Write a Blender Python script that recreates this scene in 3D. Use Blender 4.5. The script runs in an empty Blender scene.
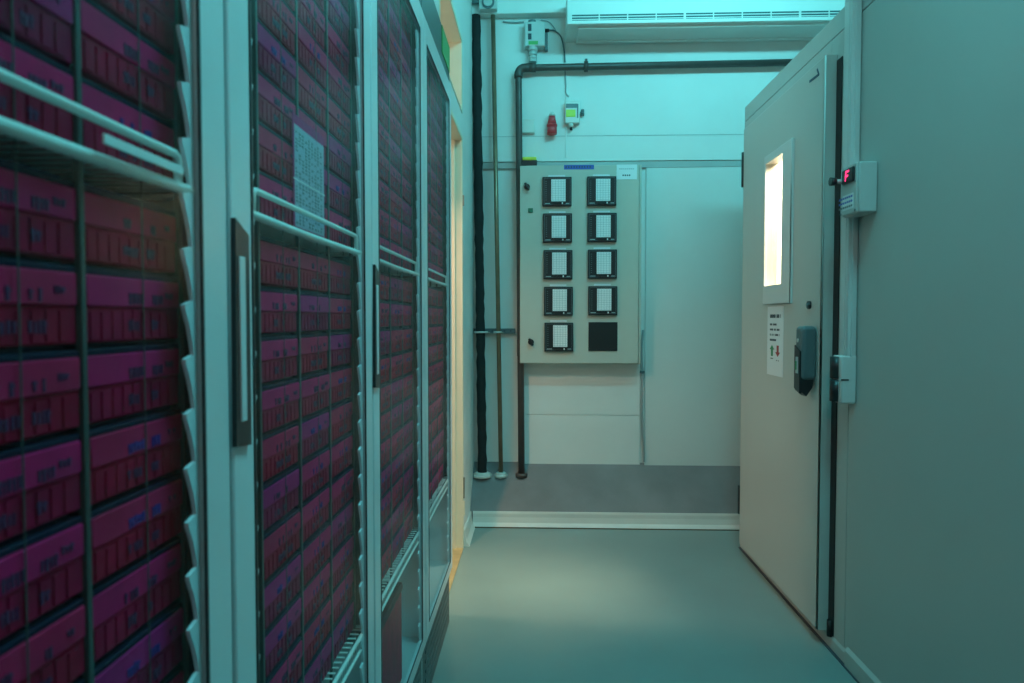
import bpy, bmesh, math, random
from mathutils import Vector, Matrix
random.seed(7)
C = bpy.context.scene.collection
PI = math.pi

# ------------------------------------------------------------------ camera maths
YAW, PIT, FPX, CH = math.radians(2.1), math.radians(1.93), 682.67, 1.12
_f = Vector((-math.sin(YAW)*math.cos(PIT), math.cos(YAW)*math.cos(PIT), -math.sin(PIT)))
_r = Vector((math.cos(YAW), math.sin(YAW), 0)); _u = _r.cross(_f)
def at(px, py, ax, v):
    "point of the plane axis=v that the photo shows at pixel px,py"
    q = _f + _r*((px-512)/FPX) - _u*((py-341.5)/FPX)
    o = Vector((0, 0, CH)); return o + q*((v-o[ax])/q[ax])

# ------------------------------------------------------------------ materials
def mat(name, col, rough=.5, metal=0, noise=0, scale=8, emit=None, es=0, bump=0, bscale=200, spec=.5):
    m = bpy.data.materials.new(name); m.use_nodes = True
    n = m.node_tree; b = n.nodes['Principled BSDF']
    b.inputs['Base Color'].default_value = (*col, 1); b.inputs['Roughness'].default_value = rough
    b.inputs['Metallic'].default_value = metal; b.inputs['Specular IOR Level'].default_value = spec
    tc = n.nodes.new('ShaderNodeTexCoord')
    nz = n.nodes.new('ShaderNodeTexNoise'); nz.inputs['Scale'].default_value = scale; nz.inputs['Detail'].default_value = 5
    n.links.new(tc.outputs['Object'], nz.inputs['Vector'])
    mr = n.nodes.new('ShaderNodeMapRange'); mr.inputs['To Min'].default_value = 1-noise; mr.inputs['To Max'].default_value = 1+noise*.4
    mr.inputs['From Min'].default_value = .3; mr.inputs['From Max'].default_value = .7
    n.links.new(nz.outputs['Fac'], mr.inputs['Value'])
    mx = n.nodes.new('ShaderNodeVectorMath'); mx.operation = 'SCALE'; mx.inputs[0].default_value = col
    n.links.new(mr.outputs['Result'], mx.inputs['Scale']); n.links.new(mx.outputs['Vector'], b.inputs['Base Color'])
    if bump:
        n2 = n.nodes.new('ShaderNodeTexNoise'); n2.inputs['Scale'].default_value = bscale
        n.links.new(tc.outputs['Object'], n2.inputs['Vector'])
        bp = n.nodes.new('ShaderNodeBump'); bp.inputs['Strength'].default_value = bump; bp.inputs['Distance'].default_value = .002
        n.links.new(n2.outputs['Fac'], bp.inputs['Height']); n.links.new(bp.outputs['Normal'], b.inputs['Normal'])
    if emit:
        b.inputs['Emission Color'].default_value = (*emit, 1); b.inputs['Emission Strength'].default_value = es
    return m
def glass(name, tint=(.93, .97, .96), ior=1.45, rough=.02, refl=.5):
    m = bpy.data.materials.new(name); m.use_nodes = True; n = m.node_tree; n.nodes.clear()
    o = n.nodes.new('ShaderNodeOutputMaterial'); mx = n.nodes.new('ShaderNodeMixShader'); t = n.nodes.new('ShaderNodeBsdfTransparent')
    g = n.nodes.new('ShaderNodeBsdfGlossy')
    ge = n.nodes.new('ShaderNodeNewGeometry'); dt = n.nodes.new('ShaderNodeVectorMath'); dt.operation = 'DOT_PRODUCT'
    n.links.new(ge.outputs['Incoming'], dt.inputs[0]); n.links.new(ge.outputs['Normal'], dt.inputs[1])
    def ma(op, a, b=None):
        k = n.nodes.new('ShaderNodeMath'); k.operation = op
        for i, v in enumerate((a, b)):
            if v is None: continue
            if isinstance(v, (int, float)): k.inputs[i].default_value = v
            else: n.links.new(v, k.inputs[i])
        return k.outputs[0]
    fo_ = ma('ADD', ma('MULTIPLY', ma('POWER', ma('SUBTRACT', 1.0, ma('ABSOLUTE', dt.outputs['Value'])), 5.0), refl), .02*refl/.5)
    g.inputs['Roughness'].default_value = rough; t.inputs['Color'].default_value = (*tint, 1)
    n.links.new(fo_, mx.inputs[0]); n.links.new(t.outputs[0], mx.inputs[1]); n.links.new(g.outputs[0], mx.inputs[2])
    n.links.new(mx.outputs[0], o.inputs[0]); return m

M = dict(
 wall=mat('painted_wall', (.80, .80, .77), .55, noise=.05, scale=3, bump=.15, bscale=60),
 wallp=mat('panel_wall', (.74, .75, .72), .4, noise=.05, scale=2),
 floor=mat('vinyl_floor', (.22, .31, .30), .34, noise=.10, scale=2.2, bump=.05, bscale=40),
 grey=mat('grey_plinth_paint', (.215, .21, .215), .6, noise=.15, scale=6, bump=.2, bscale=80),
 curb=mat('cove_white', (.74, .74, .69), .4, noise=.05),
 cold=mat('cold_room_panel', (.50, .52, .49), .38, noise=.05, scale=1.5, bump=.04, bscale=30),
 leaf=mat('door_leaf_paint', (.56, .56, .52), .36, noise=.04, scale=1.5),
 alu=mat('pale_frame', (.66, .67, .65), .32, noise=.04),
 black=mat('black_rubber', (.012, .013, .014), .55, noise=.2, scale=30, bump=.3),
 blackp=mat('black_plastic', (.02, .022, .024), .35),
 fr=mat('fridge_white', (.70, .74, .76), .33, noise=.05, scale=5),
 frd=mat('fridge_liner', (.50, .55, .56), .35, noise=.05),
 liner=mat('scallop_white', (.82, .88, .92), .4),
 inner=mat('fridge_inner_shade', (.018, .02, .022), .6, noise=.1),  # near black: the shade around the boxes is put into the colour
 wire=mat('white_wire', (.88, .90, .88), .3),
 base=mat('grille_dark', (.10, .12, .12), .45, noise=.15),
 canopy=mat('dark_teal_sign', (.018, .06, .065), .3),
 green=mat('green_label', (.10, .42, .12), .5),
 steel=mat('divider_steel', (.05, .07, .07), .35),
 cream=mat('cream_door_frame', (.84, .76, .58), .4, noise=.04),
 wood=mat('wood_threshold', (.52, .38, .18), .5, noise=.3, scale=12),
 brass=mat('latch_steel', (.35, .33, .28), .3, metal=.9),
 pipe=mat('dark_pipe', (.09, .07, .065), .4, noise=.2, scale=15),
 copper=mat('copper_pipe', (.30, .20, .13), .35, metal=.5, noise=.3, scale=10),
 foam=mat('foam_pipe_insulation', (.014, .016, .017), .8, noise=.3, scale=20, bump=.5, bscale=90),
 cab=mat('cabinet_paint', (.56, .56, .49), .38, noise=.03),
 chart=mat('chart_paper', (.86, .88, .88), .45),
 grid=mat('grid_print', (.42, .50, .52), .5),
 blue=mat('blue_label', (.05, .12, .48), .4),
 paper=mat('white_paper', (.80, .83, .84), .6),
 ink=mat('dark_ink', (.05, .07, .09), .6),
 yellow=mat('yellow_plastic', (.75, .75, .08), .35),
 lime=mat('lime_label', (.60, .75, .10), .5),
 red=mat('red_plastic', (.65, .06, .07), .4),
 grn=mat('green_arrow', (.03, .25, .10), .6),
 rdp=mat('red_arrow', (.40, .04, .04), .6),
 lilac=mat('lilac_sheet', (.36, .40, .52), .5),
 hand=mat('grey_handle', (.11, .16, .17), .35),
 box=mat('instrument_box', (.55, .58, .56), .4),
 led=mat('red_led', (.8, .02, .1), .4, emit=(1, .03, .16), es=2.2),
 lampc=mat('cyan_tube', (.4, .9, .9), .4, emit=(.12, .85, .9), es=6),
 lampw=mat('warm_tube', (1, .95, .8), .4, emit=(1, .80, .55), es=8),
 glass=glass('door_glass', (.95, .985, .985), rough=.22, refl=.26), wglass=glass('window_glass', (1, .97, .9)),
 vslot=mat('vent_slot_dark', (.02, .09, .10), .5),
)
PINK = [mat('magenta_plastic_%s' % k, c, .6, noise=.25, scale=25, spec=.12) for k, c in
        (('a', (.66, .010, .115)), ('b', (.52, .012, .15)), ('c', (.62, .012, .085)))]
DRED = [mat('deep_red_plastic_%s' % k, c, .65, noise=.35, scale=30, spec=.12) for k, c in
        (('a', (.44, .003, .05)), ('b', (.35, .003, .06)), ('c', (.46, .003, .04)))]
NAVY = mat('navy_lid', (.012, .010, .034), .6, noise=.3, scale=20, spec=.15)
MINK = mat('marker_ink', (.11, .008, .07), .6)
BINK = mat('blue_marker', (.06, .015, .22), .6)

# ------------------------------------------------------------------ mesh builder
class MB:
    def __init__(s): s.bm = bmesh.new(); s.mats = []
    def mi(s, m):
        if m not in s.mats: s.mats.append(m)
        return s.mats.index(m)
    def box(s, a, b, m, bev=0, seg=2):
        a, b = [min(a[i], b[i]) for i in range(3)], [max(a[i], b[i]) for i in range(3)]
        r = bmesh.ops.create_cube(s.bm, size=1, matrix=Matrix.Translation([(a[i]+b[i])/2 for i in range(3)]) @ Matrix.Diagonal([*(b[i]-a[i] for i in range(3)), 1]))
        i = s.mi(m); fs = {f for v in r['verts'] for f in v.link_faces}
        for f in fs: f.material_index = i
        if bev:
            es = {e for f in fs for e in f.edges}
            q = bmesh.ops.bevel(s.bm, geom=list(es), offset=bev, segments=seg, affect='EDGES', profile=.5)
            for f in q['faces']: f.material_index = i; f.smooth = True
        return s
    def cyl(s, p, q, r, m, n=16, r2=None, smooth=True):
        p, q = Vector(p), Vector(q); d = q-p
        mt = Matrix.Translation((p+q)/2) @ d.to_track_quat('Z', 'Y').to_matrix().to_4x4()
        g = bmesh.ops.create_cone(s.bm, cap_ends=True, segments=n, radius1=r, radius2=r if r2 is None else r2, depth=d.length, matrix=mt)
        i = s.mi(m)
        for f in {f for v in g['verts'] for f in v.link_faces}:
            f.material_index = i
            if len(f.verts) == 4 and smooth: f.smooth = True
        return s
    def tube(s, pts, r, m, n=8, rf=None):
        pts = [Vector(p) for p in pts]; i = s.mi(m); rings = []
        ref = None
        for k, p in enumerate(pts):
            t = (pts[min(k+1, len(pts)-1)] - pts[max(k-1, 0)]).normalized()
            if ref is None:
                ref = t.orthogonal().normalized()
            ref = (ref - t*ref.dot(t)).normalized(); w = t.cross(ref)
            rr = r if rf is None else rf(k)
            rings.append([s.bm.verts.new(p + (ref*math.cos(a)+w*math.sin(a))*rr) for a in [2*PI*j/n for j in range(n)]])
        for A, B in zip(rings, rings[1:]):
            for j in range(n):
                f = s.bm.faces.new((A[j], A[(j+1) % n], B[(j+1) % n], B[j])); f.material_index = i; f.smooth = True
        for R, rev in ((rings[0], True), (rings[-1], False)):
            f = s.bm.faces.new(R[::-1] if rev else R); f.material_index = i
        return s
    def prism(s, poly, d, m):
        "poly: list of 3-D points (planar); extruded by vector d"
        i = s.mi(m); A = [s.bm.verts.new(p) for p in poly]; B = [s.bm.verts.new(Vector(p)+Vector(d)) for p in poly]
        fs = [s.bm.faces.new(A), s.bm.faces.new(B[::-1])]
        for k in range(len(A)):
            fs.append(s.bm.faces.new((A[k], B[k], B[(k+1) % len(A)], A[(k+1) % len(A)])))
        for f in fs: f.material_index = i
        return s
    def mesh(s, name):
        bmesh.ops.recalc_face_normals(s.bm, faces=s.bm.faces[:])
        me = bpy.data.meshes.new(name); s.bm.to_mesh(me); s.bm.free()
        for m in s.mats: me.materials.append(m)
        return me
    def build(s, name, parent=None, **kw):
        o = bpy.data.objects.new(name, s.mesh(name)); C.objects.link(o)
        if parent:
            o.parent = parent; L = Vector()
            q = parent
            while q: L += q.location; q = q.parent
            if kw.pop('world', True):
                for v in o.data.vertices: v.co -= L
        for k, v in kw.items(): o[k] = v
        return o
def empty(name, loc, label=None, cat=None, group=None):
    o = bpy.data.objects.new(name, None); C.objects.link(o); o.location = loc; o.empty_display_size = .05
    if label: o['label'] = label
    if cat: o['category'] = cat
    if group: o['group'] = group
    return o
def tag(o, label, cat, group=None):
    o['label'] = label; o['category'] = cat
    if group: o['group'] = group
    return o
def struct(o, label=None):
    o['kind'] = 'structure'
    if label: o['label'] = label
    return o

XL, XR = -.36, 1.0        # left wall plane, cold-room plane
YW, YU = 3.88, 3.86       # lower / upper far wall
CZ = 3.12

# ------------------------------------------------------------------ the room
struct(MB().box((-2.6, -1.6, -.1), (2.6, 4.1, 0), M['floor']).build('floor'), 'smooth grey green vinyl floor')
struct(MB().box((-2.6, -1.6, CZ), (2.6, 4.1, CZ+.1), M['wall']).build('ceiling'))
w = MB()
w.box((-2.6, YU, 2.0), (2.6, 4.1, CZ), M['wall']).box((-2.6, YW, 0), (2.6, 4.1, 2.0), M['wall'])
struct(w.build('wall_back'), 'pale painted far wall with seams')
struct(MB().box((-2.6, -1.7, 0), (2.6, -1.6, CZ), M['cold']).build('wall_front'))
# trims on the far wall
z0 = at(600, 168, 1, YW-.012).z
struct(MB().box((XL, YW-.014, z0), (2.5, YW, 1.998), mat('trim_grey', (.46, .48, .47), .45, noise=.05), .002).build('trim_1'), 'grey band between upper and lower far wall')
zs = at(600, 136, 1, YU).z
struct(MB().box((XL, YU-.002, zs), (2.5, YU, zs+.003), mat('seam_grey', (.5, .53, .52), .6)).build('trim_2'))
# vertical seam strip above the cabinet
xs = at(566, 60, 1, YU).x
struct(MB().box((xs-.004, YU-.004, 2.02), (xs+.004, YU, 2.83), M['wall'], .001).build('trim_3'))
# beam
zb = at(600, 12, 1, 3.80).z
struct(MB().box((XL-.02, 3.80, zb), (2.5, YU, CZ), M['wall'], .004).build('trim_4'), 'white beam along the top of the far wall')
# big smooth sheet to the right of the cabinet, sheet below it
xa = at(645, 300, 1, YW).x; zl = at(600, 463, 1, YW).z
struct(MB().box((xa, YW-.012, zl-.05), (1.9, YW, z0), M['wallp'], .003).build('trim_5'), 'smooth pale sheet right of the cabinet')
xb, xc = at(524, 400, 1, YW).x, at(640, 400, 1, YW).x
zq = at(600, 415, 1, YW).z
struct(MB().box((xb, YW-.01, zq+.001), (xc, YW, 1.0), M['wall'], .002).box((xb, YW-.009, zl-.05), (xc, YW, zq-.001), M['wall'], .002).build('trim_6'), 'pale sheet under the cabinet')
# grey sloped plinth and the white cove in front of it
pl = [(-.42, 3.646, .082), (-.42, YW, .30), (-.42, YW, 0), (-.42, 3.646, 0)]
struct(MB().prism(pl, (2.9, 0, 0), M['grey']).build('trim_7'), 'dark grey painted sloping plinth')
def cove(s, p0, p1, nrm, h=.082, t=.035):
    p0, p1, nrm = Vector(p0), Vector(p1), Vector(nrm)
    prof = [(0, 0), (t, 0), (t*.9, .006), (t*.45, .022), (t*.28, .05), (t*.28, h-.012), (t*.2, h-.002), (0, h)]
    s.prism([p0+nrm*a+Vector((0, 0, b)) for a, b in prof], p1-p0, M['curb'])
b_ = MB(); cove(b_, (-.345, 3.650, 0), (1.9, 3.650, 0), (0, -1, 0))
struct(b_.build('baseboard_back'), 'white cove skirting along the far wall')
b_ = MB(); cove(b_, (XL, 3.31, 0), (XL, 3.650, 0), (1, 0, 0), t=.03)
struct(b_.build('baseboard_left'), 'short white cove skirting left of the far wall')
struct(MB().box((-.34, 3.609, .0), (1.9, 3.618, .004), mat('brown_floor_line', (.12, .09, .05), .8)).build('trim_8'))  # thin dark brown strip on the floor along the cove

# left wall with the doorway and the transom window above it
DY0, DY1, DZ, TZ0, TZ1 = 2.52, 3.29, 1.99, 2.10, 2.45
wl = MB(); W = M['wall']; XO = XL-.13
wl.box((XO, DY1, 0), (XL, 4.0, CZ), W)
wl.box((XO, 2.475, 0), (XL, DY0, CZ), W)
wl.box((XO, DY0, DZ), (XL, DY1, TZ0), W).box((XO, DY0, TZ1), (XL, DY1, CZ), W)
wl.box((XO, -1.6, 2.10), (XL, 2.475, CZ), W)
wl.box((-1.12, -1.6, 0), (-1.05, 2.475, CZ), W).box((-1.12, 2.475, 0), (XO, 2.52, CZ), W)
struct(wl.build('wall_left'), 'pale left wall with a doorway past the fridges')
# cream frame of that doorway
df = MB(); K = M['cream']; J = .022
df.box((XO-.01, DY1-J, 0), (XL+.004, DY1+.001, DZ), K, .003)
df.box((XO+.04, DY1-J-.014, 0), (XL-.03, DY1-J+.001, DZ), K, .003)
df.box((XO-.01, DY0, 0), (XL+.004, DY0+J, DZ), K, .003)
df.box((XO-.01, DY0+J, DZ-J), (XL+.004, DY1-J, DZ+.001), K, .003)
d1 = struct(df.build('door_2'), 'cream wooden doorway frame in the left wall')
MB().box((XL+.003, DY1-.02, at(466, 490, 0, XL).z), (XL+.010, DY1-.008, at(466, 470, 0, XL).z), M['brass'], .001).build('latch_plate', d1)
MB().box((XL+.003, DY1-.022, at(465, 509, 0, XL).z), (XL+.010, DY1-.006, at(465, 495, 0, XL).z), M['cream'], .001).build('strike_block', d1)
MB().box((XL+.003, DY1-.02, at(466, 212, 0, XL).z), (XL+.010, DY1-.008, at(466, 202, 0, XL).z), M['brass'], .001).build('latch_plate', d1)
MB().box((XO, DY0+J, 0), (XL+.004, DY1-J, .008), M['wood'], .002).build('threshold', d1)
tf = MB()
tf.box((XO-.005, DY1-J, TZ0), (XL+.003, DY1+.001, TZ1), K, .003).box((XO-.005, DY0, TZ0), (XL+.003, DY0+J, TZ1), K, .003)
tf.box((XO-.005, DY0, TZ1-J), (XL+.003, DY1, TZ1+.001), K, .003).box((XO-.005, DY0, TZ0-.001), (XL+.003, DY1, TZ0+J*.5), K, .003)
struct(tf.build('window_1'), 'cream transom window frame above the doorway')
# side room beyond the doorway
struct(MB().box((-2.6, -1.6, 0), (-2.5, 4.1, CZ), M['wall']).build('wall_side'))

# ------------------------------------------------------------------ cold room on the right
XF = .957                                    # front of the door leaf
LY0, LY1, LZ0, LZ1 = at(820.5, 340, 0, XF).y, at(741.3, 340, 0, XF).y, at(818, 632, 0, XF).z, at(818, 61, 0, XF).z
CT = 2.137; T = .07
OY0, OY1 = LY0+.05, 3.22
c = MB(); S = M['cold']
c.box((XR, -1.6, 0), (XR+T, 2.222, 2.064), S, .002)
c.box((XR, -1.6, 2.067), (XR+T, 2.222, CT), S, .002)
c.box((XR, 2.225, 0), (XR+T, OY0, 2.064), S, .002).box((XR, OY1, 0), (XR+T, 3.365, 2.064), S, .002)
c.box((XR, OY0, 1.95), (XR+T, OY1, 2.064), S).box((XR, 2.225, 2.067), (XR+T, 3.365, CT), S, .002)
c.box((XR, OY0, 0), (XR+T, OY1, .03), S)
c.box((XR+T, 3.295, 0), (2.5, 3.365, CT), M['curb'], .002)
c.box((XR+T, -1.6, CT-.07), (2.5, 3.365, CT), M['curb']).box((2.43, -1.6, 0), (2.5, 3.295, CT-.07), M['curb'])
c.box((XR+.003, -1.6, 2.0635), (XR+.02, 3.36, 2.0675), M['ink'])
struct(c.build('wall_right'), 'grey green insulated cold room wall')
# plinth strips
p = MB()
def plinth(s, y0, y1, h, t):
    s.prism([(XR+.001, y0, 0), (XR-t, y0, 0), (XR-t, y0, h-.012), (XR+.001, y0, h)], (0, y1-y0, 0), M['cold'])
plinth(p, -1.6, 2.20, .066, .010); plinth(p, 2.208, 3.345, .05, .005)
struct(p.build('baseboard_right'), 'low plinth under the cold room wall')
struct(MB().box((XR-.004, -1.6, .0), (XR-.014, 3.34, .004), M['ink']).build('trim_9'))

# door leaf with window hole
wy0, wy1 = at(767.5, 220, 0, XF).y, at(785, 220, 0, XF).y   # far, near
wz1, wz0 = at(774, 160, 0, XF).z, at(774, 286, 0, XF).z
ya, yb = wy1, wy0
d = MB(); L = M['leaf']; XB = XR-.001
def ring(s, x0, x1, Y0, Y1, Z0, Z1, y0, y1, z0, z1, m, bev=0):
    "rectangular plate with a rectangular hole as one skin"
    o = [(Y0, Z0), (Y1, Z0), (Y1, Z1), (Y0, Z1)]; h = [(y0, z0), (y1, z0), (y1, z1), (y0, z1)]
    i = s.mi(m); V = {}
    for x in (x0, x1):
        V[x] = ([s.bm.verts.new((x, *q)) for q in o], [s.bm.verts.new((x, *q)) for q in h])
    for k in range(4):
        j = (k+1) % 4
        for x in (x0, x1):
            s.bm.faces.new((V[x][0][k], V[x][0][j], V[x][1][j], V[x][1][k])).material_index = i
        for r in (0, 1):
            s.bm.faces.new((V[x0][r][k], V[x0][r][j], V[x1][r][j], V[x1][r][k])).material_index = i
    if bev:
        es = [e for e in s.bm.edges if all(abs(v.co.x-x0) < 1e-6 and v in V[x0][0] for v in e.verts)]
        q = bmesh.ops.bevel(s.bm, geom=es, offset=bev, segments=3, affect='EDGES', profile=.5)
        for f in q['faces']: f.material_index = i; f.smooth = True
ring(d, XF, XB, LY0, LY1, LZ0, LZ1, ya, yb, wz0, wz1, L, .006)
door = struct(d.build('door_1'), 'pale grey cold room door with a narrow lit window')
fy0, fy1 = at(790.5, 220, 0, XF-.012).y, at(763.5, 220, 0, XF-.012).y
fz1, fz0 = at(776, 149, 0, XF-.012).z, at(776, 304, 0, XF-.012).z
f = MB(); ring(f, XF-.012, XF-.0005, fy0, fy1, fz0, fz1, ya+.003, yb-.003, wz0+.003, wz1-.003, mat('window_trim', (.68, .68, .66), .35), .003)
f.build('window_frame', door)
MB().box((XF+.010, ya-.001, wz0-.001), (XF+.016, yb+.001, wz1+.001), M['wglass']).build('glass_pane', door)
# black gasket
MB().box((XR-.004, LY0-.040, .05), (XR-.0005, LY0-.001, LZ1-.02), M['black'], .001).build('gasket', door)
MB().cyl((XR-.009, LY0-.026, .045), (XR-.009, LY0-.026, .10), .009, M['black']).build('gasket_foot', door)
# hinges
for (a, b) in ((155, 185), (490, 515)):
    z1_, z0_ = at(741, a, 0, .95).z, at(741, b, 0, .95).z
    h = MB(); zm = (z1_+z0_)/2
    h.box((.952, LY1-.002, z0_), (.995, LY1+.015, zm-.006), M['blackp'], .004).box((.952, LY1-.002, zm+.006), (.995, LY1+.015, z1_), M['blackp'], .004)
    h.cyl((.960, LY1+.008, z0_-.01), (.960, LY1+.008, z1_+.01), .009, M['blackp'])
    h.build('hinge', door)
# keyhole knob
q = at(810, 305, 0, XF)
MB().cyl((XF+.001, q.y, q.z), (XF-.008, q.y, q.z), .014, M['blackp']).cyl((XF-.007, q.y, q.z), (XF-.012, q.y, q.z), .007, M['hand']).build('lock_knob', door)
# maker's mark : a slanting dash with a tick
a_, b_2, c_ = at(810, 81.5, 0, XF), at(819, 74.5, 0, XF), at(817.5, 69.5, 0, XF)
mk = MB()
def stroke(s, p, q, w, m, nx=-1, t=.0015):
    p, q = Vector(p), Vector(q); dd = (q-p).normalized(); n_ = Vector((1, 0, 0)).cross(dd)*w/2
    e = dd*w*.3
    s.prism([p-e+n_, q+e+n_, q+e-n_, p-e-n_], (nx*t, 0, 0), m)
mkm = mat('mark_blue', (.02, .07, .12), .5)
stroke(mk, a_, b_2, .0085, mkm); stroke(mk, b_2, c_, .007, mkm)
mk.build('emblem', door)
# door handle : tapered grey housing over a black lever
hb = at(817, 360, 0, XF).y; hz1, hz0 = at(800, 326, 0, .91).z, at(800, 380, 0, .91).z
hw = .062
hd = empty('door_handle', (XF, hb, hz0)); hd.parent = door; hd['label'] = 'grey housing with black lever'
g = MB().box((.905, hb, hz0), (XF, hb+hw, hz1), M['hand'], .014, 4); g.build('handle_housing', hd)
g = MB()
g.prism([(.901, hb+.008, hz0-.045), (.901, hb+.008, hz0+.10), (.901, hb+hw-.006, hz0+.12), (.901, hb+hw-.006, hz0-.03)], (.008, 0, 0), M['blackp'])
g.prism([(.903, hb+.006, hz0+.01), (.903, hb+.006, hz0-.035), (.925, hb+.006, hz0-.055), (.945, hb+.006, hz0-.025), (.95, hb+.006, hz0+.004)], (0, hw-.014, 0), M['blackp'])
g.build('lever', hd)
zz = hz0+.045
g = MB().box((.8995, hb+.02, zz-.022), (.9015, hb+hw-.022, zz+.035), M['grid']).box((.899, hb+.030, zz-.010), (.900, hb+.044, zz+.02), M['grn'])
g.build('handle_label', hd)
MB().cyl((.906, hb+.032, hz1-.05), (.902, hb+.032, hz1-.05), .007, M['box']).build('key_cylinder', hd)
# paper notice
s0, s1 = at(768, 306, 0, XF), at(784, 306, 0, XF); t0 = at(776, 376, 0, XF).z
ns = empty('paper_notice', (XF, s1.y, t0), 'white notice with green and red arrows taped below the cold room door window', 'notice')
xx = XF-.0012
MB().box((xx, s1.y, t0), (XF-.0002, s0.y, s1.z), M['paper']).build('sheet', ns)
W_ = s0.y-s1.y
def row(s, v, h, u0, u1, m, seed, gap=.25):
    rr = random.Random(seed); u = u0
    while u < u1-.02:
        e = min(u1, u+rr.uniform(.05, .10))
        s.box((xx-.0008, s0.y-W_*u, t0+(s1.z-t0)*(v-h/2)), (xx+.0002, s0.y-W_*(e-.015), t0+(s1.z-t0)*(v+h/2)), m)
        u = e+(.0 if rr.random() > gap else .05)
for a_r in ((.86, .05, .18, .85, 1, .05), (.74, .028, .18, .60, 2, .25), (.665, .028, .18, .78, 3, .25), (.59, .028, .18, .78, 4, .5),
            (.515, .028, .18, .58, 5, .25), (.245, .014, .24, .40, 6, .25), (.225, .014, .6, .76, 7, .25)):
    tx = MB(); row(tx, a_r[0], a_r[1], a_r[2], a_r[3], M['ink'], a_r[4], a_r[5]); tx.build('text_line', ns)
def arrow(s, uc, v0, v1, up, m):
    yc = s0.y-W_*uc; za, zb_ = t0+(s1.z-t0)*v0, t0+(s1.z-t0)*v1
    if not up: za, zb_ = zb_, za
    k = (zb_-za); hw_, sw = W_*.14, W_*.06
    P = [(yc-sw, za), (yc-sw, za+k*.6), (yc-hw_, za+k*.6), (yc, zb_), (yc+hw_, za+k*.6), (yc+sw, za+k*.6), (yc+sw, za)]
    s.prism([(xx, y, z) for y, z in P], (-.0008, 0, 0), m)
a1 = MB(); arrow(a1, .32, .28, .44, True, M['grn']); a1.build('up_arrow', ns, label='green arrow')
a1 = MB(); arrow(a1, .68, .28, .44, False, M['rdp']); a1.build('down_arrow', ns, label='red arrow')

# cable duct, controller box, lock keeper on the frame post
dy0, dy1 = at(857, 340, 0, XR).y, at(839, 340, 0, .968).y
zk1 = at(857, 357, 0, XR).z
dk = MB().box((.968, dy0, zk1-.01), (XR-.0005, dy1, CZ-.002), M['alu'], .004).box((.966, dy0+.012, zk1), (.969, dy0+.028, CZ-.002), M['alu'], .001)
dk.box((.98, dy0-.004, zk1), (.987, dy0+.002, CZ-.002), M['alu'], .001)
tag(dk.build('cable_duct'), 'tall pale cable duct running up beside the cold room door', 'duct')
by0, by1 = at(878, 190, 0, XR).y, 2.166
bz1, bz0 = at(878, 161, 0, XR).z, at(878, 212, 0, XR).z
cb = empty('temperature_controller', (XR, by0, bz0), 'square grey controller box with red digit display on the door post', 'controller')
MB().box((.945, by0, bz0), (XR-.0005, by1, bz1), M['box'], .005).box((.938, by0+.002, bz0+.002), (.9455, by1-.002, bz1-.002), M['box'], .003).build('housing', cb)
ww = by1-by0
MB().box((.931, by0+ww*.10, bz0+.094), (.9385, by0+ww*.78, bz0+.138), M['blackp'], .003).build('display_bezel', cb)
sg = MB(); yc, zc = by0+ww*.42, bz0+.116
def seg(p, q): stroke(sg, (.9315, yc+p[0], zc+p[1]), (.9315, yc+q[0], zc+q[1]), .0055, M['led'], t=.0012)
seg((.012, -.013), (.009, .013)); seg((.009, .013), (-.010, .013)); seg((.010, 0), (-.004, 0))
sg.build('display_digit', cb, label='glowing red digit')
MB().cyl((.939, by1-.022, bz0+.107), (.915, by1-.022, bz0+.107), .007, M['box']).cyl((.915, by1-.022, bz0+.107), (.898, by1-.022, bz0+.107), .012, M['blackp'], r2=.013).build('selector_knob', cb)
lb = MB().box((.9372, by0+.018, bz0+.016), (.9382, by1-.02, bz0+.062), M['paper'])
for k in range(3):
    for j in range(7):
        lb.box((.9366, by0+.024+j*.0135, bz0+.022+k*.014), (.9374, by0+.033+j*.0135, bz0+.028+k*.014), M['blue'] if k else M['hand'])
lb.build('rating_label', cb)
for (a, b) in ((.008, .008), (.008, .15), (ww-.008, .008), (ww-.008, .15)):
    if bz0+b < bz1-.004: MB().cyl((.939, by0+a, bz0+b), (.9365, by0+a, bz0+b), .004, M['hand'], 10).build('screw', cb)
# keeper
ky0, ky1 = dy0-.003, dy0+.062; kz1, kz0 = at(857, 356, 0, XR).z, at(857, 404, 0, XR).z; km = (kz0+kz1)/2
kp = empty('lock_keeper', (XR, ky0, kz0), 'latch keeper with two black rollers on the door post below the controller', 'latch')
MB().box((.952, ky0, kz0), (XR-.0005, ky1, kz1), M['alu'], .005).build('housing', kp)
for (a, b) in ((kz0+.004, km-.002), (km+.002, kz1-.004)):
    MB().cyl((.953, ky0+.038, a), (.953, ky0+.038, b), .019, M['blackp'], 20).build('roller', kp)
MB().box((.951, ky0-.0015, km-.002), (.975, ky0, km+.002), M['blackp']).build('slot', kp)

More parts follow.
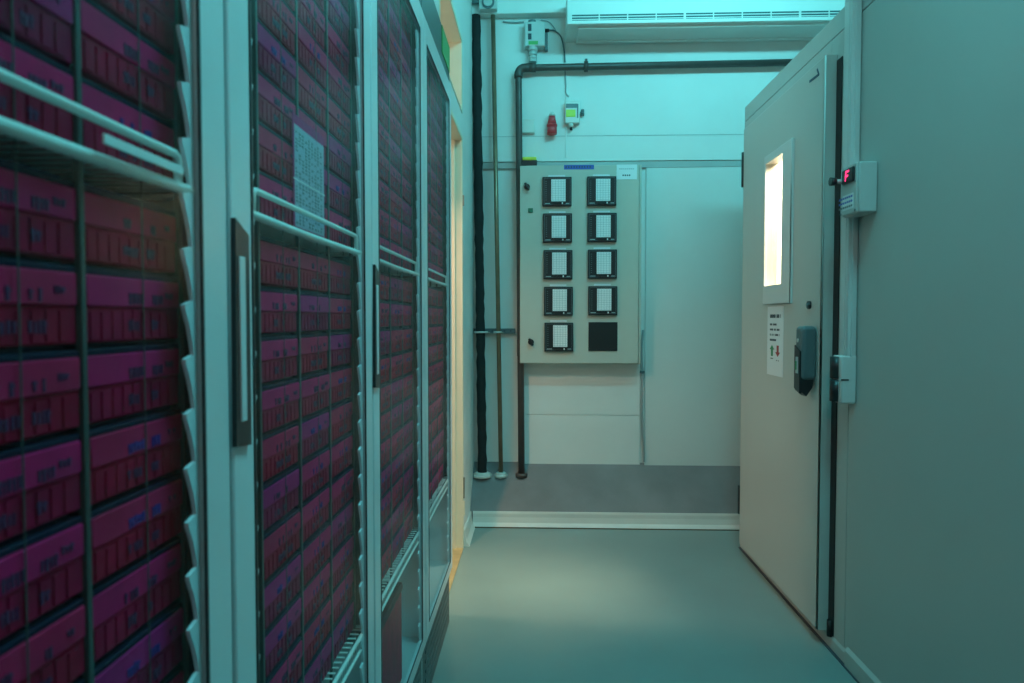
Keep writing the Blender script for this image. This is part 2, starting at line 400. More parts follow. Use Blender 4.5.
# ------------------------------------------------------------------ refrigerators
FX = -.31; PITCH = .599; Y0 = .081; DTOP, GT, GB, DB = 1.955, 1.888, .245, .205
SH1, SH0 = 1.2375, .53
ordn = ['nearest', 'second', 'third', 'farthest']
def scallop(s, y, sgn, z0, z1):
    P = .0495; n = int((z1-z0)/P); i = s.mi(M['liner'])
    pts = [(0, z0)]
    for k in range(n):
        zb_ = z0+k*P
        for t, w_ in ((0, .006), (.25, .009), (.55, .014), (.85, .021), (.93, .0215), (1.0, .008)):
            pts.append((w_, zb_+t*P))
    pts.append((0, z0+n*P))
    s.prism([(FX-.0060, y+sgn*a, z) for a, z in pts], (-.004, 0, 0), M['liner'])
for k in range(4):
    a = Y0+k*PITCH; b = a+PITCH
    R = empty('refrigerator', (-.65, (a+b)/2, 0), 'tall glass-door refrigerator full of magenta boxes, %s along the left wall' % ('%s to the camera' % ordn[k] if k == 0 else ('next to the doorway, farthest' if k == 3 else ordn[k]+' from the camera')), 'refrigerator', None)
    # cabinet shell
    s = MB(); I = M['inner']
    s.box((-1.02, a+.002, .03), (-.3225, a+.02, 1.95), M['fr'], .002).box((-1.02, b-.02, .03), (-.3225, b-.002, 1.95), M['fr'], .002)
    s.box((-.99, a+.0201, .51), (-.3225, a+.0235, 1.915), I).box((-.99, b-.0235, .51), (-.3225, b-.0201, 1.915), I).box((-1.0, a+.0235, 1.912), (-.3225, b-.0235, 1.9195), I)  # linings coloured as the shade in the gaps
    s.box((-1.02, a+.02, .03), (-1.0, b-.02, 1.95), M['frd']).box((-1.0, a+.02, 1.92), (-.3225, b-.02, 1.95), M['frd']).box((-1.0, a+.02, .20), (-.3225, b-.02, .235), M['frd'])
    s.build('cabinet', R)
    s = MB().box((-1.0, a+.02, .235), (-.405, b-.02, .50), M['liner'], .004); 
    s.box((-.406, a+.03, .36), (-.401, b-.03, .366), M['fr'])
    s.build('lower_compartment_panel', R)
    # base grille
    s = MB().box((-1.0, a+.004, .0), (FX-.012, b-.004, .195), M['base'], .003)
    for j in range(5): s.box((FX-.013, a+.05, .04+j*.028), (FX-.009, b-.05, .05+j*.028), M['base'], .001)
    s.build('base_grille', R)
    # canopy
    s = MB().box((-1.0, a+.001, 1.962), (FX-.006, b-.001, 2.092), M['canopy'], .003)
    s.build('canopy', R)
    if k == 3:
        MB().box((FX-.007, b-.20, 2.0), (FX-.0035, b-.01, 2.088), M['green']).build('canopy_label', R, label='green label')
    # door
    D = empty('door', (FX, a, DB)); D.parent = R; D.location = Vector((FX, a, DB))-R.location
    s = MB(); F = M['fr']; st = .053; xk = FX-.0115
    s.box((xk, a+.003, DB), (FX, a+.003+st, DTOP), F, .004).box((xk, b-.003-st, DB), (FX, b-.003, DTOP), F, .004)
    s.box((xk, a+.003+st, GT), (FX, b-.003-st, DTOP), F, .003).box((xk, a+.003+st, DB), (FX, b-.003-st, GB), F, .003)
    fo = s.build('door_frame', None)
    fo.parent = R
    for v in fo.data.vertices: v.co -= R.location
    bpy.data.objects.remove(D)
    s = MB(); g0, g1 = a+.003+st, b-.003-st
    for (p0, p1) in (((g0-.001, GB-.001), (g0+.0028, GT+.001)), ((g1-.0028, GB-.001), (g1+.001, GT+.001)), ((g0, GB-.001), (g1, GB+.003)), ((g0, GT-.003), (g1, GT+.001))):
        s.box((FX-.0012, p0[0], p0[1]), (FX+.0008, p1[0], p1[1]), M['blackp'])
    s.build('gasket', fo)
    s = MB().box((FX-.0050, g0+.0005, GB), (FX-.0018, g1-.0005, GT), M['glass']); s.build('glass_pane', fo)
    s = MB(); scallop(s, g0, 1, GB, GT); s.build('scalloped_strip', fo)
    s = MB(); scallop(s, g1, -1, GB, GT); s.build('scalloped_strip', fo)
    if k in (1, 2):
        hz0_, hz1_ = .985, 1.222; y_ = a+.001
        s = MB()
        s.prism([(FX-.0005, y_, hz0_+.004), (FX-.0005, y_+.036, hz0_), (FX-.0005, y_+.036, hz1_-.014), (FX-.0005, y_+.004, hz1_)], (.005, 0, 0), M['blackp'])
        ho = s.build('handle', fo)
        MB().box((FX+.0035, y_+.010, hz0_+.028), (FX+.0062, y_+.023, hz1_-.038), M['fr'], .001).build('grip', None).parent = ho
        gr = ho.children[0]
        for v in gr.data.vertices: v.co -= R.location
    # column dividers
    c0 = a+.1345; cw = .139
    s = MB()
    for j in range(4):
        y_ = c0+j*cw
        s.box((-.340, y_-.003, .50), (-.3345, y_+.003, 1.9), M['steel'], .001)
        if j < 3: s.box((-.3335, y_+.073, .55), (-.3328, y_+.0741, 1.9), M['steel'])
    s.box((-.66, a+.022, SH0+.5), (-.655, b-.022, 1.9), I); s.box((-.66, a+.022, .5), (-.655, b-.022, SH0+.5), I)  # dark back sheets added for the shade behind the boxes
    s.build('divider_rail', R)
    # wire shelves
    def shelf(z, name, low=False):
        s = MB(); n = 24; y0_, y1_ = a+.024, b-.024; G = M['wire']
        def fx(y): t = (y-y0_)/(y1_-y0_); return -.3210-(.002 if low else .0065)*math.sin(PI*t)
        pts = [(fx(y0_+(y1_-y0_)*i/n)+.002, y0_+(y1_-y0_)*i/n, z) for i in range(n+1)]
        s.tube(pts, .0036 if low else .0054, G)
        if low:
            s.tube([(p_[0], p_[1], p_[2]-.024) for p_ in pts], .003, G)
            for i in range(44):
                y = y0_+.006+(y1_-y0_-.012)*i/43; s.tube([(fx(y)+.001, y, z), (fx(y)+.001, y, z-.024)], .0009, G, 5)
        else:
            ya_, yb_ = a+.083, b-.078; e = .006; zt = z+.028
            P = [(fx(ya_)+.003, ya_, z+.002), (fx(ya_)+.003, ya_, zt-e), (fx(ya_)+.003, ya_+e*.3, zt-e*.3), (fx(ya_)+.003, ya_+e, zt)]
            m_ = 12
            P += [(fx(ya_)+.003, ya_+e+(yb_-ya_-2*e)*i/m_, zt) for i in range(1, m_)]
            P += [(fx(yb_)+.003, yb_-e, zt), (fx(yb_)+.003, yb_-e*.3, zt-e*.3), (fx(yb_)+.003, yb_, zt-e), (fx(yb_)+.003, yb_, z+.002)]
            s.tube(P, .0037, G)
        for i in range(32):
            y = y0_+.01+(y1_-y0_-.02)*i/31
            s.tube([(fx(y)-.002, y, z+.0045), (-.62, y, z+.0045)], .0015, G, 5)
        for x_ in (-.45, -.62): s.tube([(x_, y0_, z+.001), (x_, y1_, z+.001)], .0025, G, 6)
        for y in (y0_+.004, y1_-.004): s.tube([(fx(y), y, z), (-.62, y, z)], .003, G, 6)
        return s.build(name, R)
    so = shelf(SH1, 'wire_shelf'); shelf(SH0+.012, 'wire_shelf', True)
    if k == 0:
        s = MB().box((-.3145, .487, SH1+.009), (-.3125, .598, SH1+.0165), M['paper'], .0005)
        s.build('label_strip', None).parent = so
        for v in so.children[0].data.vertices: v.co -= R.location

# ---- the boxes
PW, PH, PD = .1335, .0600, .27
def box_meshes(seed):
    rr = random.Random(seed); v = seed % 3
    s = MB(); h1 = .0275; h2 = .0515
    s.box((-PD, 0, 0), (-.002, PW, h1), DRED[v], .001, 1)                # tray
    for j in range(9):                                                    # ribs
        y = .006+j*.0136; s.box((-.0025, y, .002), (-.0008, y+.0095, h1-.002-rr.random()*.003), DRED[v])
    s.box((-PD, .001, h1), (0, PW-.001, h2), PINK[v], .0012, 1)
    def word(y, z, n, m, x, hh):
        for j in range(n):
            w_ = rr.uniform(.002, .0042)
            if rr.random() < .85:
                s.box((x-.0005, y, z-hh*rr.uniform(.35, .5)), (x+.0005, y+w_*.8, z+hh*rr.uniform(.3, .5)), m)
                if rr.random() < .6: s.box((x-.0005, y-.0008, z+hh*.1), (x+.0006, y+w_+.0006, z+hh*.28), m)
            y += w_+.0012
    ik = BINK if seed % 4 == 0 else MINK
    y = rr.uniform(.038, .058)
    word(y, .0345, rr.randint(4, 5), ik, .0003, .010); word(y+.034, .0345, rr.randint(3, 4), ik, .0003, .010)
    word(y, .0125, rr.randint(4, 5), MINK, -.0006, .010); word(y+.034, .0125, rr.randint(3, 4), MINK, -.0006, .010)
    if rr.random() < .6: word(.108, .0385, 3, MINK, .0003, .006)
    me = s.mesh('specimen_box')
    s = MB().box((-PD, .0005, h2), (-.001, PW-.0005, PH-.0035), NAVY, .001, 1).box((-PD+.01, .006, PH-.0035), (-.008, PW-.006, PH), NAVY, .0006, 1)
    return me, s.mesh('lid')
VAR = [box_meshes(i) for i in range(9)]
nth = ['topmost', 'second from top', 'third from top', 'fourth from top', 'fifth from top', 'sixth from top', 'seventh from top', 'eighth from top', 'ninth from top', 'tenth from top', 'lowest']
coln = ['left', 'middle', 'right']
proto = {}
def put_box(vi, loc, label, group, rz=0):
    me, lm = VAR[vi]
    if vi not in proto:
        o = bpy.data.objects.new('specimen_box', me); C.objects.link(o)
        l = bpy.data.objects.new('lid', lm); C.objects.link(l); l.parent = o
        l['label'] = 'dark navy lid'; proto[vi] = o
    else:
        src = proto[vi]; o = src.copy(); C.objects.link(o)
        l = src.children[0].copy(); C.objects.link(l); l.parent = o
    o.location = loc; o.rotation_euler = (0, 0, rz); tag(o, label, 'box', group)
rr = random.Random(3)
for k in range(4):
    a = Y0+k*PITCH; c0 = a+.1345; fn = ['nearest', 'second', 'third', 'farthest'][k]
    for j in range(3):
        if k == 0 and j == 0: continue
        for part, zb_, nr in (('above', SH1+.0062, 11), ('below', SH0+.012+.0062, 11)):
            for i in range(nr):
                z = zb_+(nr-1-i)*(.0605 if part == 'above' else .0615)
                put_box(rr.randrange(9), (-.3340-rr.random()*.003, c0+.0027+j*.139+rr.uniform(-.0005, .0005), z),
                        'magenta box, %s of the %s stack %s the wire shelf, %s fridge' % (nth[i], coln[j], part, fn), 'magenta boxes in the glass-door fridges')
# red crate low in the third fridge
a = Y0+2*PITCH
cr = empty('storage_crate', (-.34, a+.17, .2375), 'dark red crate standing low in the third fridge under the lower wire rack', 'crate')
s = MB().box((-.398, a+.06, .2352), (-.330, a+.360, .455), DRED[0], .004); s.build('crate_body', cr)
s = MB().box((-.399, a+.056, .455), (-.328, a+.364, .475), NAVY, .003); s.build('crate_rim', cr)
# printed sheet on the second fridge
SX = -.3330
sy0, sy1 = at(293, 160, 0, SX).y, at(324, 160, 0, SX).y
sz1, sz0 = at(293, 112, 0, SX).z, SH1+.008
ps = empty('printed_sheet', (SX, sy0, sz0), 'lilac printed sheet behind the glass of the second fridge above the wire shelf', 'sheet')
MB().box((SX-.0006, sy0, sz0), (SX-.0001, sy1, sz1), PINK[1]).build('backing_card', ps)
s = MB().box((SX-.0001, sy0+.006, sz0+.002), (SX+.0002, sy1-.002, sz1-.014), M['lilac'])
r2 = random.Random(5)
for i in range(9):
    for j in range(26):
        if r2.random() < .75:
            y = sy0+.010+i*(sy1-sy0-.016)/9; z = sz0+.006+j*(sz1-sz0-.026)/26
            s.box((SX+.0001, y, z), (SX+.0006, y+.008*r2.uniform(.5, 1), z+.0028), M['hand'])
s.box((SX+.0001, sy0, sz0+.066), (SX+.0008, sy1, sz0+.0675), M['wire'])
s.build('printed_list', ps)

# ------------------------------------------------------------------ far wall equipment
def P(x, y, Y): return at(x, y, 1, Y)
YC = 3.775                                    # front of the cabinet
p0, p1 = P(519.5, 364, YC), P(642, 164, YC)
cbn = empty('control_cabinet', (p0.x, YC, p0.z), 'wide grey electrical cabinet with two columns of black framed recorders on far wall', 'cabinet')
s = MB().box((P(525.5, 300, 3.79).x, YC+.014, p0.z), (p1.x, YW-.01, p1.z), M['cab'], .003); s.build('cabinet_body', cbn)
s = MB().box((p0.x+.002, YC, p0.z+.004), (p1.x-.014, YC+.014, p1.z-.004), M['cab'], .003); s.build('cabinet_door', cbn)
# frame edge strip
MB().box((p1.x-.012, YC+.004, p0.z+.002), (p1.x, YC+.0145, p1.z-.002), M['cab'], .002).build('frame_edge', cbn)
lx = [(542.5, 571.5), (587, 616)]; ly = [(177, 207), (213.5, 243), (250, 279.5), (286.5, 316), (322.5, 351.5)]
wdt = P(571.5, 200, YC).x-P(542.5, 200, YC).x
def recorder(cx, cz):
    x0, z0_ = cx-wdt/2, cz-wdt/2; w_ = wdt
    s = MB().box((x0, YC-.018, z0_), (x0+w_, YC-.0005, z0_+w_), M['blackp'], .003)
    s.box((x0+.009, YC-.0195, z0_+.007), (x0+w_-.009, YC-.0175, z0_+.009), M['hand']).box((x0+.009, YC-.0195, z0_+w_-.009), (x0+w_-.009, YC-.0175, z0_+w_-.007), M['hand'])
    for xx_ in (x0+.007, x0+w_-.009): s.box((xx_, YC-.0195, z0_+.007), (xx_+.002, YC-.0175, z0_+w_-.007), M['hand'])
    o = s.build('chart_recorder', cbn)
    s = MB().box((x0+w_*.30, YC-.021, z0_+w_*.16), (x0+w_*.79, YC-.0178, z0_+w_*.91), M['chart'])
    for i in range(5):
        xx_ = x0+w_*(.345+i*.095); s.box((xx_, YC-.0216, z0_+w_*.18), (xx_+.0016, YC-.0208, z0_+w_*.89), M['grid'])
    for i in range(9):
        zz_ = z0_+w_*(.20+i*.078); s.box((x0+w_*.31, YC-.0216, zz_), (x0+w_*.78, YC-.0208, zz_+.0013), M['grid'])
    c_ = s.build('chart_paper', None); c_.parent = o
    for v in c_.data.vertices: v.co -= cbn.location
    s = MB()
    for i in range(10): s.box((x0+w_*.10, YC-.0195, z0_+w_*(.2+i*.07)), (x0+w_*.14, YC-.0175, z0_+w_*(.22+i*.07)), M['hand'])
    s.box((x0+w_*.36, YC-.026, z0_+w_*.06), (x0+w_*.74, YC-.018, z0_+w_*.13), M['black'], .001).box((x0+w_*.66, YC-.028, z0_+w_*.06), (x0+w_*.70, YC-.0255, z0_+w_*.12), M['paper'])
    s.box((x0+w_*.08, YC-.0195, z0_+w_*.075), (x0+w_*.26, YC-.0175, z0_+w_*.10), M['grid']).box((x0+w_*.80, YC-.0195, z0_+w_*.075), (x0+w_*.92, YC-.0175, z0_+w_*.10), M['grid'])
    c_ = s.build('latch_bar', None); c_.parent = o
    for v in c_.data.vertices: v.co -= cbn.location
for ci, (xa_, xb_) in enumerate(lx):
    for ri, (ya_, yb_) in enumerate(ly):
        dx = ri*.45 if ci == 0 else ri*.35
        cc = P((xa_+xb_)/2+dx, (ya_+yb_)/2+(0 if ci == 0 else -.5), YC)
        if ci == 1 and ri == 4:
            MB().box((cc.x-wdt/2, YC-.006, cc.z-wdt/2), (cc.x+wdt/2, YC-.0005, cc.z+wdt/2), M['blackp'], .002).build('blanking_plate', cbn, label='plain black square plate')
            continue
        recorder(cc.x, cc.z)
        s = MB().box((cc.x-wdt*.30, YC-.0015, cc.z+wdt/2+.004), (cc.x+wdt*.28, YC-.0002, cc.z+wdt/2+.013), M['paper']); s.build('name_strip', cbn)
def lock(x, y):
    c_ = P(x, y, YC); s = MB().cyl((c_.x, YC-.0005, c_.z), (c_.x, YC-.010, c_.z), .016, M['blackp'])
    s.box((c_.x-.007, YC-.024, c_.z-.022), (c_.x+.007, YC-.009, c_.z+.022), M['blackp'], .004)
    bmesh.ops.rotate(s.bm, verts=s.bm.verts, cent=(c_.x, YC, c_.z), matrix=Matrix.Rotation(-.5, 3, 'Y'))
    s.build('twist_lock', cbn)
lock(527, 187); lock(531, 342)
c_ = P(530.5, 210.5, YC)
MB().box((c_.x-.013, YC-.006, c_.z-.012), (c_.x+.013, YC-.0003, c_.z+.012), mat('green_tag', (.02, .16, .10), .4), .001).build('green_indicator', cbn)
a_, b_ = P(564, 169.5, YC), P(594, 164.8, YC)
s = MB().box((a_.x, YC-.0018, a_.z), (b_.x, YC-.0003, b_.z), M['blue'])
for i in range(10): s.box((a_.x+.008+i*.0145, YC-.0023, a_.z+.008), (a_.x+.015+i*.0145, YC-.0017, a_.z+.018), M['ink'])
s.build('blue_label', cbn, label='blue label strip')
a_, b_ = P(616.5, 179.5, YC), P(637, 164.5, YC)
s = MB().box((a_.x, YC-.0018, a_.z), (b_.x, YC-.0003, b_.z), M['paper'])
for i in range(8): s.box((a_.x+.014+i*.0105, YC-.0023, b_.z-.026), (a_.x+.022+i*.0105, YC-.0017, b_.z-.021), M['grid'])
for i in range(4): s.box((a_.x+.032+i*.0115, YC-.0023, a_.z+.018), (a_.x+.040+i*.0115, YC-.0017, a_.z+.026), M['ink'])
s.build('paper_label', cbn, label='white paper label')

# beacon on the cabinet
a_, b_ = P(522, 161, 3.83), P(537, 153, 3.83)
be = empty('warning_beacon', (a_.x, 3.83, a_.z), 'small yellow beacon with black base on top left corner of the cabinet', 'beacon')
zt = p1.z+.002
MB().box((a_.x, 3.80, zt), (b_.x, 3.855, zt+.030), M['blackp'], .003).build('beacon_base', be)
MB().box((a_.x+.003, 3.803, zt+.030), (b_.x-.002, 3.852, zt+.05), M['yellow'], .006, 3).build('beacon_lens', be)

# pipes
YP = 3.815
def foot(x, y): return P(x, y, YP)
def zsl(Y): return .082+(Y-3.646)*(.218/.234)
ztop = zb-.001
# insulated pipe
x0, x1 = P(476, 15, YP).x, P(482.5, 470, YP).x; zf = zsl(YP)
s = MB(); n = 60; rp = random.Random(9)
pts = [(x0+(x1-x0)*t/n+rp.uniform(-.0012, .0012), YP, ztop+(zf-ztop)*t/n) for t in range(n+1)]
rad = [.0255+rp.uniform(-.0025, .0025)-(.003 if t in (30, 44) else 0) for t in range(n+1)]
ip = empty('insulated_pipe', (x1, YP, zf), 'thick black foam insulated pipe, leftmost on the far wall', 'pipe')
s.tube(pts, .028, M['foam'], 14, lambda k: rad[k]); s.build('foam_sleeve', ip)
def escut(x, par, r, w_=.62):
    s = MB(); pr = [(r, 0), (r*.97, .008), (r*.75, .016), (r*.5, .018)]
    s.cyl((x, YP, zf-.012), (x, YP, zf+.006), r, M['curb'], 28).cyl((x, YP, zf+.006), (x, YP, zf+.016), r, M['curb'], 28, r2=r*.6)
    s.build('floor_collar', par, label='white collar')
escut(x1, ip, .052)
# thin copper pipe
x0, x1 = P(493, 15, YP).x, P(501, 470, YP).x
cp = empty('copper_pipe', (x1, YP, zf), 'thin brownish copper pipe, between the black insulated pipe and the dark pipe', 'pipe')
MB().tube([(x0, YP, ztop), ((x0+x1)/2, YP, (ztop+zf)/2), (x1, YP, zf)], .0125, M['copper'], 12).build('pipe_run', cp)
escut(x1, cp, .036)
# dark pipe with an elbow
za_ = P(520, 68, YP).z; zr = P(790, 62.5, YP).z; xv, xv2 = P(518.5, 80, YP).x, P(521.5, 470, YP).x; xe = 1.75
dp = empty('dark_pipe', (xv2, YP, zf), 'dark brown pipe rising beside the cabinet then turning right under the ceiling unit', 'pipe')
E = .035
pts = [(xv2, YP, zf), ((xv+xv2)/2, YP, (zf+za_)/2), (xv, YP, za_-E)]
pts += [(xv+E-E*math.cos(t), YP, za_-E+E*math.sin(t)) for t in [PI/2*i/6 for i in range(1, 7)]]
pts += [(xe, YP, za_+(zr-za_)*1.25)]
MB().tube(pts, .0185, M['pipe'], 14).build('pipe_run', dp)
MB().tube([(xv, YP, za_-.055), (xv, YP, za_-E-.002)] + [(xv+E-E*math.cos(t), YP, za_-E+E*math.sin(t)) for t in [PI/2*i/6 for i in range(0, 7)]]+[(xv+.07, YP, za_+.001)], .0235, M['pipe'], 14).build('elbow', dp)
q = P(586, 66.5, YP)
MB().cyl((q.x-.010, YP, q.z), (q.x+.010, YP, q.z+.0005), .029, M['pipe'], 16).box((q.x-.007, YP-.01, q.z+.026), (q.x+.007, YP+.01, q.z+.04), M['pipe'], .002).build('pipe_clip', dp)
MB().cyl((P(533, 69, YP).x-.02, YP, za_), (P(533, 69, YP).x+.015, YP, za_), .0235, M['pipe'], 16).build('coupling', dp)
MB().cyl((xv2, YP, zf-.01), (xv2, YP, zf+.012), .034, M['pipe'], 18).build('floor_collar', dp)
q = P(521, 348, YP); MB().cyl((q.x, YP, q.z-.045), (q.x, YP, q.z+.045), .0225, M['pipe'], 16).build('coupling', dp)
# bracket
a_, b_ = P(470, 333.5, 3.85), P(515, 328.5, 3.85)
br = empty('pipe_bracket', (a_.x, YW, a_.z), 'short steel bracket rail holding the two left pipes at mid height', 'bracket')
s = MB().box((a_.x, 3.855, a_.z), (b_.x, YW-.001, b_.z), M['hand'], .002)
for i in range(7): s.cyl((a_.x+.02+i*.035, 3.8548, (a_.z+b_.z)/2), (a_.x+.02+i*.035, 3.856, (a_.z+b_.z)/2), .005, M['ink'], 10)
s.build('rail', br)
for xx_, r_ in ((P(481, 331, YP).x, .034), (P(497.5, 331, YP).x, .018)):
    zc = (a_.z+b_.z)/2-.006; s = MB()
    s.tube([(xx_+r_*math.cos(t), YP+r_*math.sin(t), zc) for t in [2*PI*i/24 for i in range(25)]], .006, M['alu'], 6)
    s.box((xx_-.006, YP+r_, zc-.008), (xx_+.006, 3.856, zc+.008), M['steel']); s.cyl((xx_+r_, YP, zc-.004), (xx_+r_+.014, YP-.006, zc-.004), .005, M['brass'], 8)
    s.build('clamp', br)

# gas alarm sensor box at the top
a_, b_ = P(524.5, 46, 3.80), P(545, 21, 3.80)
sb = empty('sensor_box', (a_.x, 3.80, a_.z), 'grey sensor box with two dark windows and ribbed probe above the pipe elbow', 'sensor')
MB().box((a_.x, 3.80, a_.z), (b_.x, YU-.001, b_.z), M['box'], .005).build('housing', sb)
for (y0_, y1_) in ((31, 24), (39.5, 33.5)):
    u, v = P(528, y0_, 3.80), P(531.5, y1_, 3.80); MB().box((u.x, 3.797, u.z), (v.x, 3.8005, v.z), M['ink'], .001).build('dark_window', sb)
u, v = P(528.5, 44.5, 3.80), P(538, 41, 3.80); MB().box((u.x, 3.7985, u.z), (v.x, 3.8003, v.z), M['green']).build('green_strip', sb)
u = P(533, 46, 3.82); s = MB(); zz = a_.z+.001
for (r_, h_) in ((.026, .022), (.021, .008), (.023, .014), (.018, .006), (.022, .014), (.018, .006), (.021, .012)):
    s.cyl((u.x, 3.825, zz), (u.x, 3.825, zz-h_), r_, M['box'], 20); zz -= h_
s.build('ribbed_probe', sb)
MB().box((b_.x-.002, 3.825, a_.z-.012), (b_.x+.016, YU-.001, b_.z-.04), M['hand'], .002).build('side_plate', sb)
u = P(547.5, 30, 3.81); MB().cyl((b_.x-.001, 3.815, u.z), (b_.x+.022, 3.815, u.z), .009, M['blackp'], 12).build('cable_gland', sb)
u = P(532, 19, 3.81); MB().cyl((u.x, 3.825, b_.z-.001), (u.x, 3.825, b_.z+.012), .022, M['hand'], 16).build('top_gland', sb)
YB = YU-.006
def cable(name, pix, r, m, label, Y=YB):
    pts = [P(x, y, Y) for x, y in pix]; out = []
    for i in range(len(pts)-1):
        p_, q_ = pts[i], pts[i+1]; pm, qm = pts[max(i-1, 0)], pts[min(i+2, len(pts)-1)]
        for t in [j/5 for j in range(5)]:
            out.append(.5*((2*p_)+(-pm+q_)*t+(2*pm-5*p_+4*q_-qm)*t*t+(-pm+3*p_-3*q_+qm)*t**3))
    out.append(pts[-1]); return tag(MB().tube(out, r, m, 8).build(name), label, 'cable')
cw_ = mat('grey_cable', (.35, .38, .38), .5)
cable('cable', [(549, 30), (555, 31), (561, 37), (564, 50), (565, 62)], .004, M['hand'], 'thin dark cable looping from the sensor box down to the horizontal pipe', 3.85)
cable('cable', [(565, 71), (566, 85), (566, 93), (569, 96.5)], .0035, cw_, 'thin grey cable from the horizontal pipe down to the thermostat', 3.852)
cable('cable', [(503, 21.5), (512, 22.5), (524, 22)], .0045, cw_, 'thin cable running left from the sensor box to the copper pipe', 3.852)
cable('cable', [(541, 20), (548, 21.5), (553, 26), (556, 31)], .003, cw_, 'short thin cable curling right from the top of the sensor box', 3.853)
# junction box device at top left on the beam
a_, b_ = P(479, 9.5, 3.76), P(497, -12, 3.76)
jb = empty('beam_junction_box', (a_.x, 3.79, a_.z), 'grey square fitting with a round face on the beam above the pipes', 'fitting')
MB().box((a_.x, 3.755, a_.z), (b_.x, 3.7995, b_.z), M['box'], .005).build('housing', jb)
u = P(488, 2, 3.75); MB().cyl((u.x, 3.756, u.z), (u.x, 3.748, u.z), .034, M['hand'], 24).cyl((u.x, 3.749, u.z), (u.x, 3.742, u.z), .024, M['box'], 24).build('round_face', jb)
u = P(472, 1.5, 3.77); MB().cyl((a_.x+.004, 3.778, u.z), (XL+.004, 3.778, u.z), .012, M['hand'], 12).build('conduit', jb)
# thermostat
a_, b_ = P(565, 123, 3.82), P(580, 100, 3.82)
th = empty('thermostat', (a_.x, YU, a_.z), 'small white wall thermostat with a yellow label, right of the red socket', 'thermostat')
MB().box((a_.x, 3.822, a_.z), (b_.x, YU-.0005, b_.z), M['curb'], .005).build('housing', th)
u, v = P(566, 117, 3.822), P(575.5, 109.5, 3.822); MB().box((u.x, 3.820, u.z), (v.x, 3.8225, v.z), M['lime'], .001).build('yellow_label', th)
u, v = P(566, 108, 3.822), P(577.5, 103.5, 3.822); MB().box((u.x, 3.8205, u.z), (v.x, 3.8225, v.z), M['hand'], .001).build('display', th)
u, v = P(577, 118, 3.822), P(578, 104, 3.822); MB().box((u.x, 3.8205, u.z), (v.x+.002, 3.8225, v.z), M['hand']).build('scale_bar', th)
u = P(571, 125, 3.835); MB().cyl((u.x, 3.838, a_.z+.001), (u.x, 3.838, a_.z-.020), .014, M['curb'], 14, r2=.012).cyl((u.x, 3.838, a_.z-.020), (u.x, 3.838, a_.z-.034), .008, M['blackp'], 12).build('bottom_gland', th)
u = P(583, 112, 3.835); MB().cyl((b_.x+.016, 3.845, u.z-.016), (b_.x+.016, 3.845, u.z+.016), .009, M['hand'], 12).box((b_.x-.001, 3.84, u.z-.004), (b_.x+.016, 3.85, u.z+.004), M['hand']).build('side_knob', th)
# red socket
c0_, c1_ = P(552, 134, 3.82), P(552, 112, 3.82)
so = empty('power_socket', (c0_.x, YU, c0_.z), 'red industrial power socket with white cap on the wall above the cabinet', 'socket')
s = MB(); H_ = c1_.z-c0_.z; yy = 3.828
s.cyl((c0_.x, yy, c0_.z), (c0_.x, yy, c0_.z+H_*.36), .027, M['red'], 20).cyl((c0_.x, yy, c0_.z+H_*.36), (c0_.x, yy, c0_.z+H_*.46), .029, M['red'], 20)
s.cyl((c0_.x, yy, c0_.z+H_*.46), (c0_.x, yy, c0_.z+H_*.82), .026, M['red'], 20, r2=.017).build('socket_body', so)
MB().cyl((c0_.x, yy, c0_.z+H_*.82), (c0_.x, yy, c0_.z+H_), .019, M['curb'], 16, r2=.013).build('white_cap', so)
# white junction box behind pipe
a_, b_ = P(514, 134, 3.85), P(535, 119, 3.85)
tag(MB().box((a_.x, 3.843, a_.z), (b_.x, YU-.0005, b_.z), M['curb'], .004).box((a_.x+.004, 3.840, a_.z+.004), (b_.x-.004, 3.844, b_.z-.004), M['curb'], .003).build('junction_box'), 'flat white junction box partly behind the dark pipe', 'junction box')
# dark cable beside the lower sheet
cable('cable', [(643, 330), (641.5, 350), (642, 365), (642.5, 372), (642, 400), (642.5, 430), (643.5, 448), (644, 462)], .0065, cw_, 'grey cable dropping from the lower right corner of the cabinet', YW-.022)
q = P(642, 372, YW-.02); tag(MB().box((q.x-.012, YW-.03, q.z-.008), (q.x+.014, YW-.013, q.z+.008), M['hand'], .003).build('cable_clip'), 'small dark clip holding the cable under the cabinet corner', 'clip')
# ceiling air unit
YA = 3.62
a_, b_ = P(568.5, 24.5, YA), P(840, 11.5, YA); xr = 1.9
ac = empty('air_conditioner', (a_.x, YA, a_.z), 'long pale air conditioning unit with dark grille slots under the beam', 'air conditioner')
s = MB()
s.box((a_.x-.008, YA, a_.z), (xr, YU-.001, zb+.03), M['wallp'], .004)
s.build('housing', ac)
s = MB(); s.box((a_.x+.05, YA+.03, a_.z-.012), (xr, YU-.012, a_.z+.001), M['wallp'], .003); s.box((a_.x+.06, YU-.06, a_.z-.018), (xr, YU-.045, a_.z-.010), M['wallp'], .002)
s.build('air_outlet', ac)
zA = [P(700, y, YA).z for y in (13.6, 16.3, 18.9)]
for zc in zA:
    s = MB(); s.box((a_.x+.012, YA-.002, zc-.0034), (xr-.02, YA+.001, zc+.0034), M['vslot']); s.build('grille_slot', ac)
s = MB(); kx = a_.x+.012; i = 0
while kx < xr:
    s.box((kx-.003 if i % 4 else kx-.006, YA-.004, zA[-1]-.014), (kx+.003 if i % 4 else kx+.006, YA, zA[0]+.014), M['wallp']); kx += .147; i += 1
s.build('grille_divider', ac)
s = MB().box((a_.x-.008, YA-.006, a_.z-.001), (xr, YA+.002, a_.z+.018), M['wallp'], .003); s.build('lower_lip', ac)

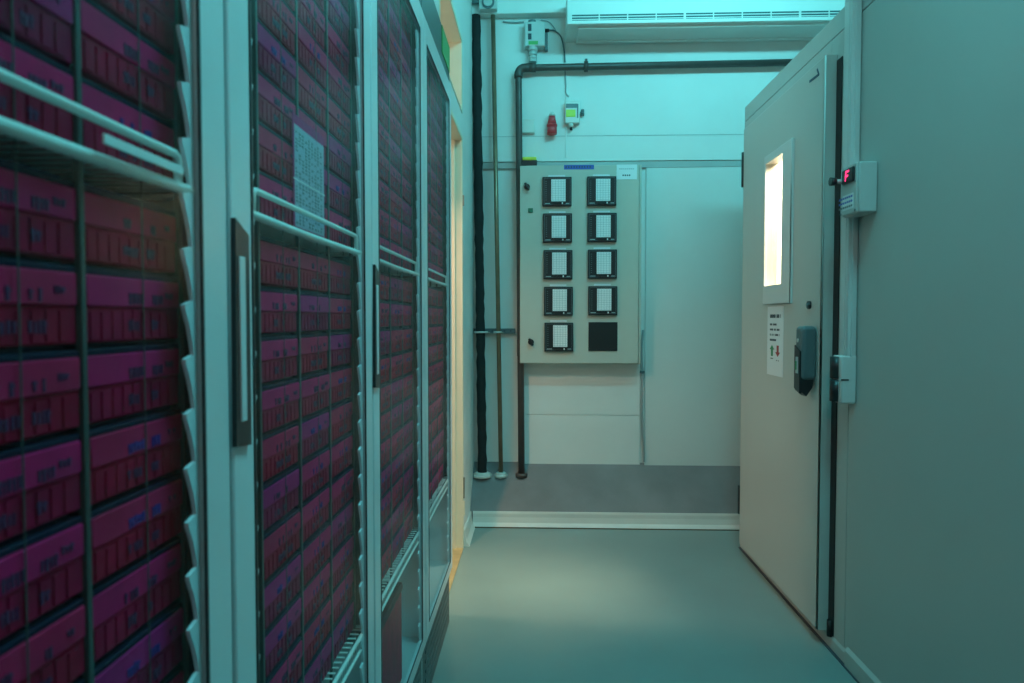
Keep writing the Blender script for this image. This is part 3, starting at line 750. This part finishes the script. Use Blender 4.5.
# ------------------------------------------------------------------ lamps
def lamp(name, loc, rot, sx, sy, col, watt, label, m=None, spread=PI):
    ld = bpy.data.lights.new(name, 'AREA'); ld.shape = 'RECTANGLE'; ld.size, ld.size_y = sx, sy; ld.color = col; ld.energy = watt; ld.spread = spread
    o = bpy.data.objects.new(name, ld); C.objects.link(o); o.location = loc; o.rotation_euler = rot; return o
CY = (.13, .80, .90)
def fixture(x0, x1, y0, y1, z, label):
    r = empty('ceiling_lamp', ((x0+x1)/2, (y0+y1)/2, z), label, 'lamp')
    MB().box((x0, y0, z), (x1, y1, CZ-.001), M['alu'], .005).build('lamp_housing', r)
def aim(o, tgt): o.rotation_euler = (Vector(tgt)-o.location).to_track_quat('-Z', 'Y').to_euler()
def lamp(name, loc, tgt, sx, sy, col, watt, spread=PI):
    ld = bpy.data.lights.new(name, 'AREA'); ld.shape = 'RECTANGLE'; ld.size, ld.size_y = sx, sy; ld.color = col; ld.energy = watt; ld.spread = spread
    o = bpy.data.objects.new(name, ld); C.objects.link(o); o.location = loc; aim(o, tgt); return o
fixture(-.1, 1.5, 2.12, 2.28, 3.05, 'long ceiling lamp giving blue green light near the far wall')
lamp('cyan_wall_washer', (.9, 2.3, 2.98), (.9, 3.9, 2.5), 1.3, .12, CY, 24)
fixture(.0, .16, .4, 1.6, 3.05, 'ceiling lamp giving blue green light over the fridges')
lamp('cyan_tube_light', (.5, 1.0, 3.04), (-.1, 1.05, 0), .6, .6, (.14, .80, .88), 19, 2.3)
fixture(.2, .9, -.9, -.75, 3.05, 'ceiling lamp giving neutral light behind the camera')
lamp('neutral_tube_light', (-.2, -.9, 2.6), (1, 1.2, 1.2), .7, .3, (1, .90, .85), 3.6, 2.2)
lamp('side_room_fill', (-1.5, 2.72, 1.95), (.6, 3.2, 1.5), .4, .8, (1, .78, .58), 8)  # warm fill light added beyond the doorway, no window is modelled there
ld = bpy.data.lights.new('side_room_lamp', 'AREA'); ld.shape = 'DISK'; ld.size = .08; ld.color = (1, .60, .38); ld.energy = 3.2; ld.spread = 1.7
o = bpy.data.objects.new('side_room_lamp', ld); C.objects.link(o); o.location = (-.62, 2.575, 1.93); aim(o, (-.08, 3.25, .1))
lamp('cold_room_lamp', (1.35, 2.85, 2.04), (1.25, 3.2, 1), .4, .4, (1, .88, .68), 110)

w_ = bpy.data.worlds.new('World'); bpy.context.scene.world = w_; w_.use_nodes = True
w_.node_tree.nodes['Background'].inputs[0].default_value = (.1, .2, .2, 1); w_.node_tree.nodes['Background'].inputs[1].default_value = .2

# ------------------------------------------------------------------ camera
cd = bpy.data.cameras.new('camera'); co = bpy.data.objects.new('camera', cd); C.objects.link(co)
cd.sensor_width = 36; cd.lens = 24; cd.clip_start = .02
co.location = (0, 0, CH); co.rotation_euler = _f.to_track_quat('-Z', 'Y').to_euler()
cd.dof.use_dof = True; cd.dof.focus_distance = 3.2; cd.dof.aperture_fstop = 7
sc = bpy.context.scene; sc.camera = co
sc.view_settings.view_transform = 'Standard'; sc.view_settings.look = 'None'; sc.view_settings.exposure = 0; sc.view_settings.gamma = 1
sc.view_settings.use_curve_mapping = False
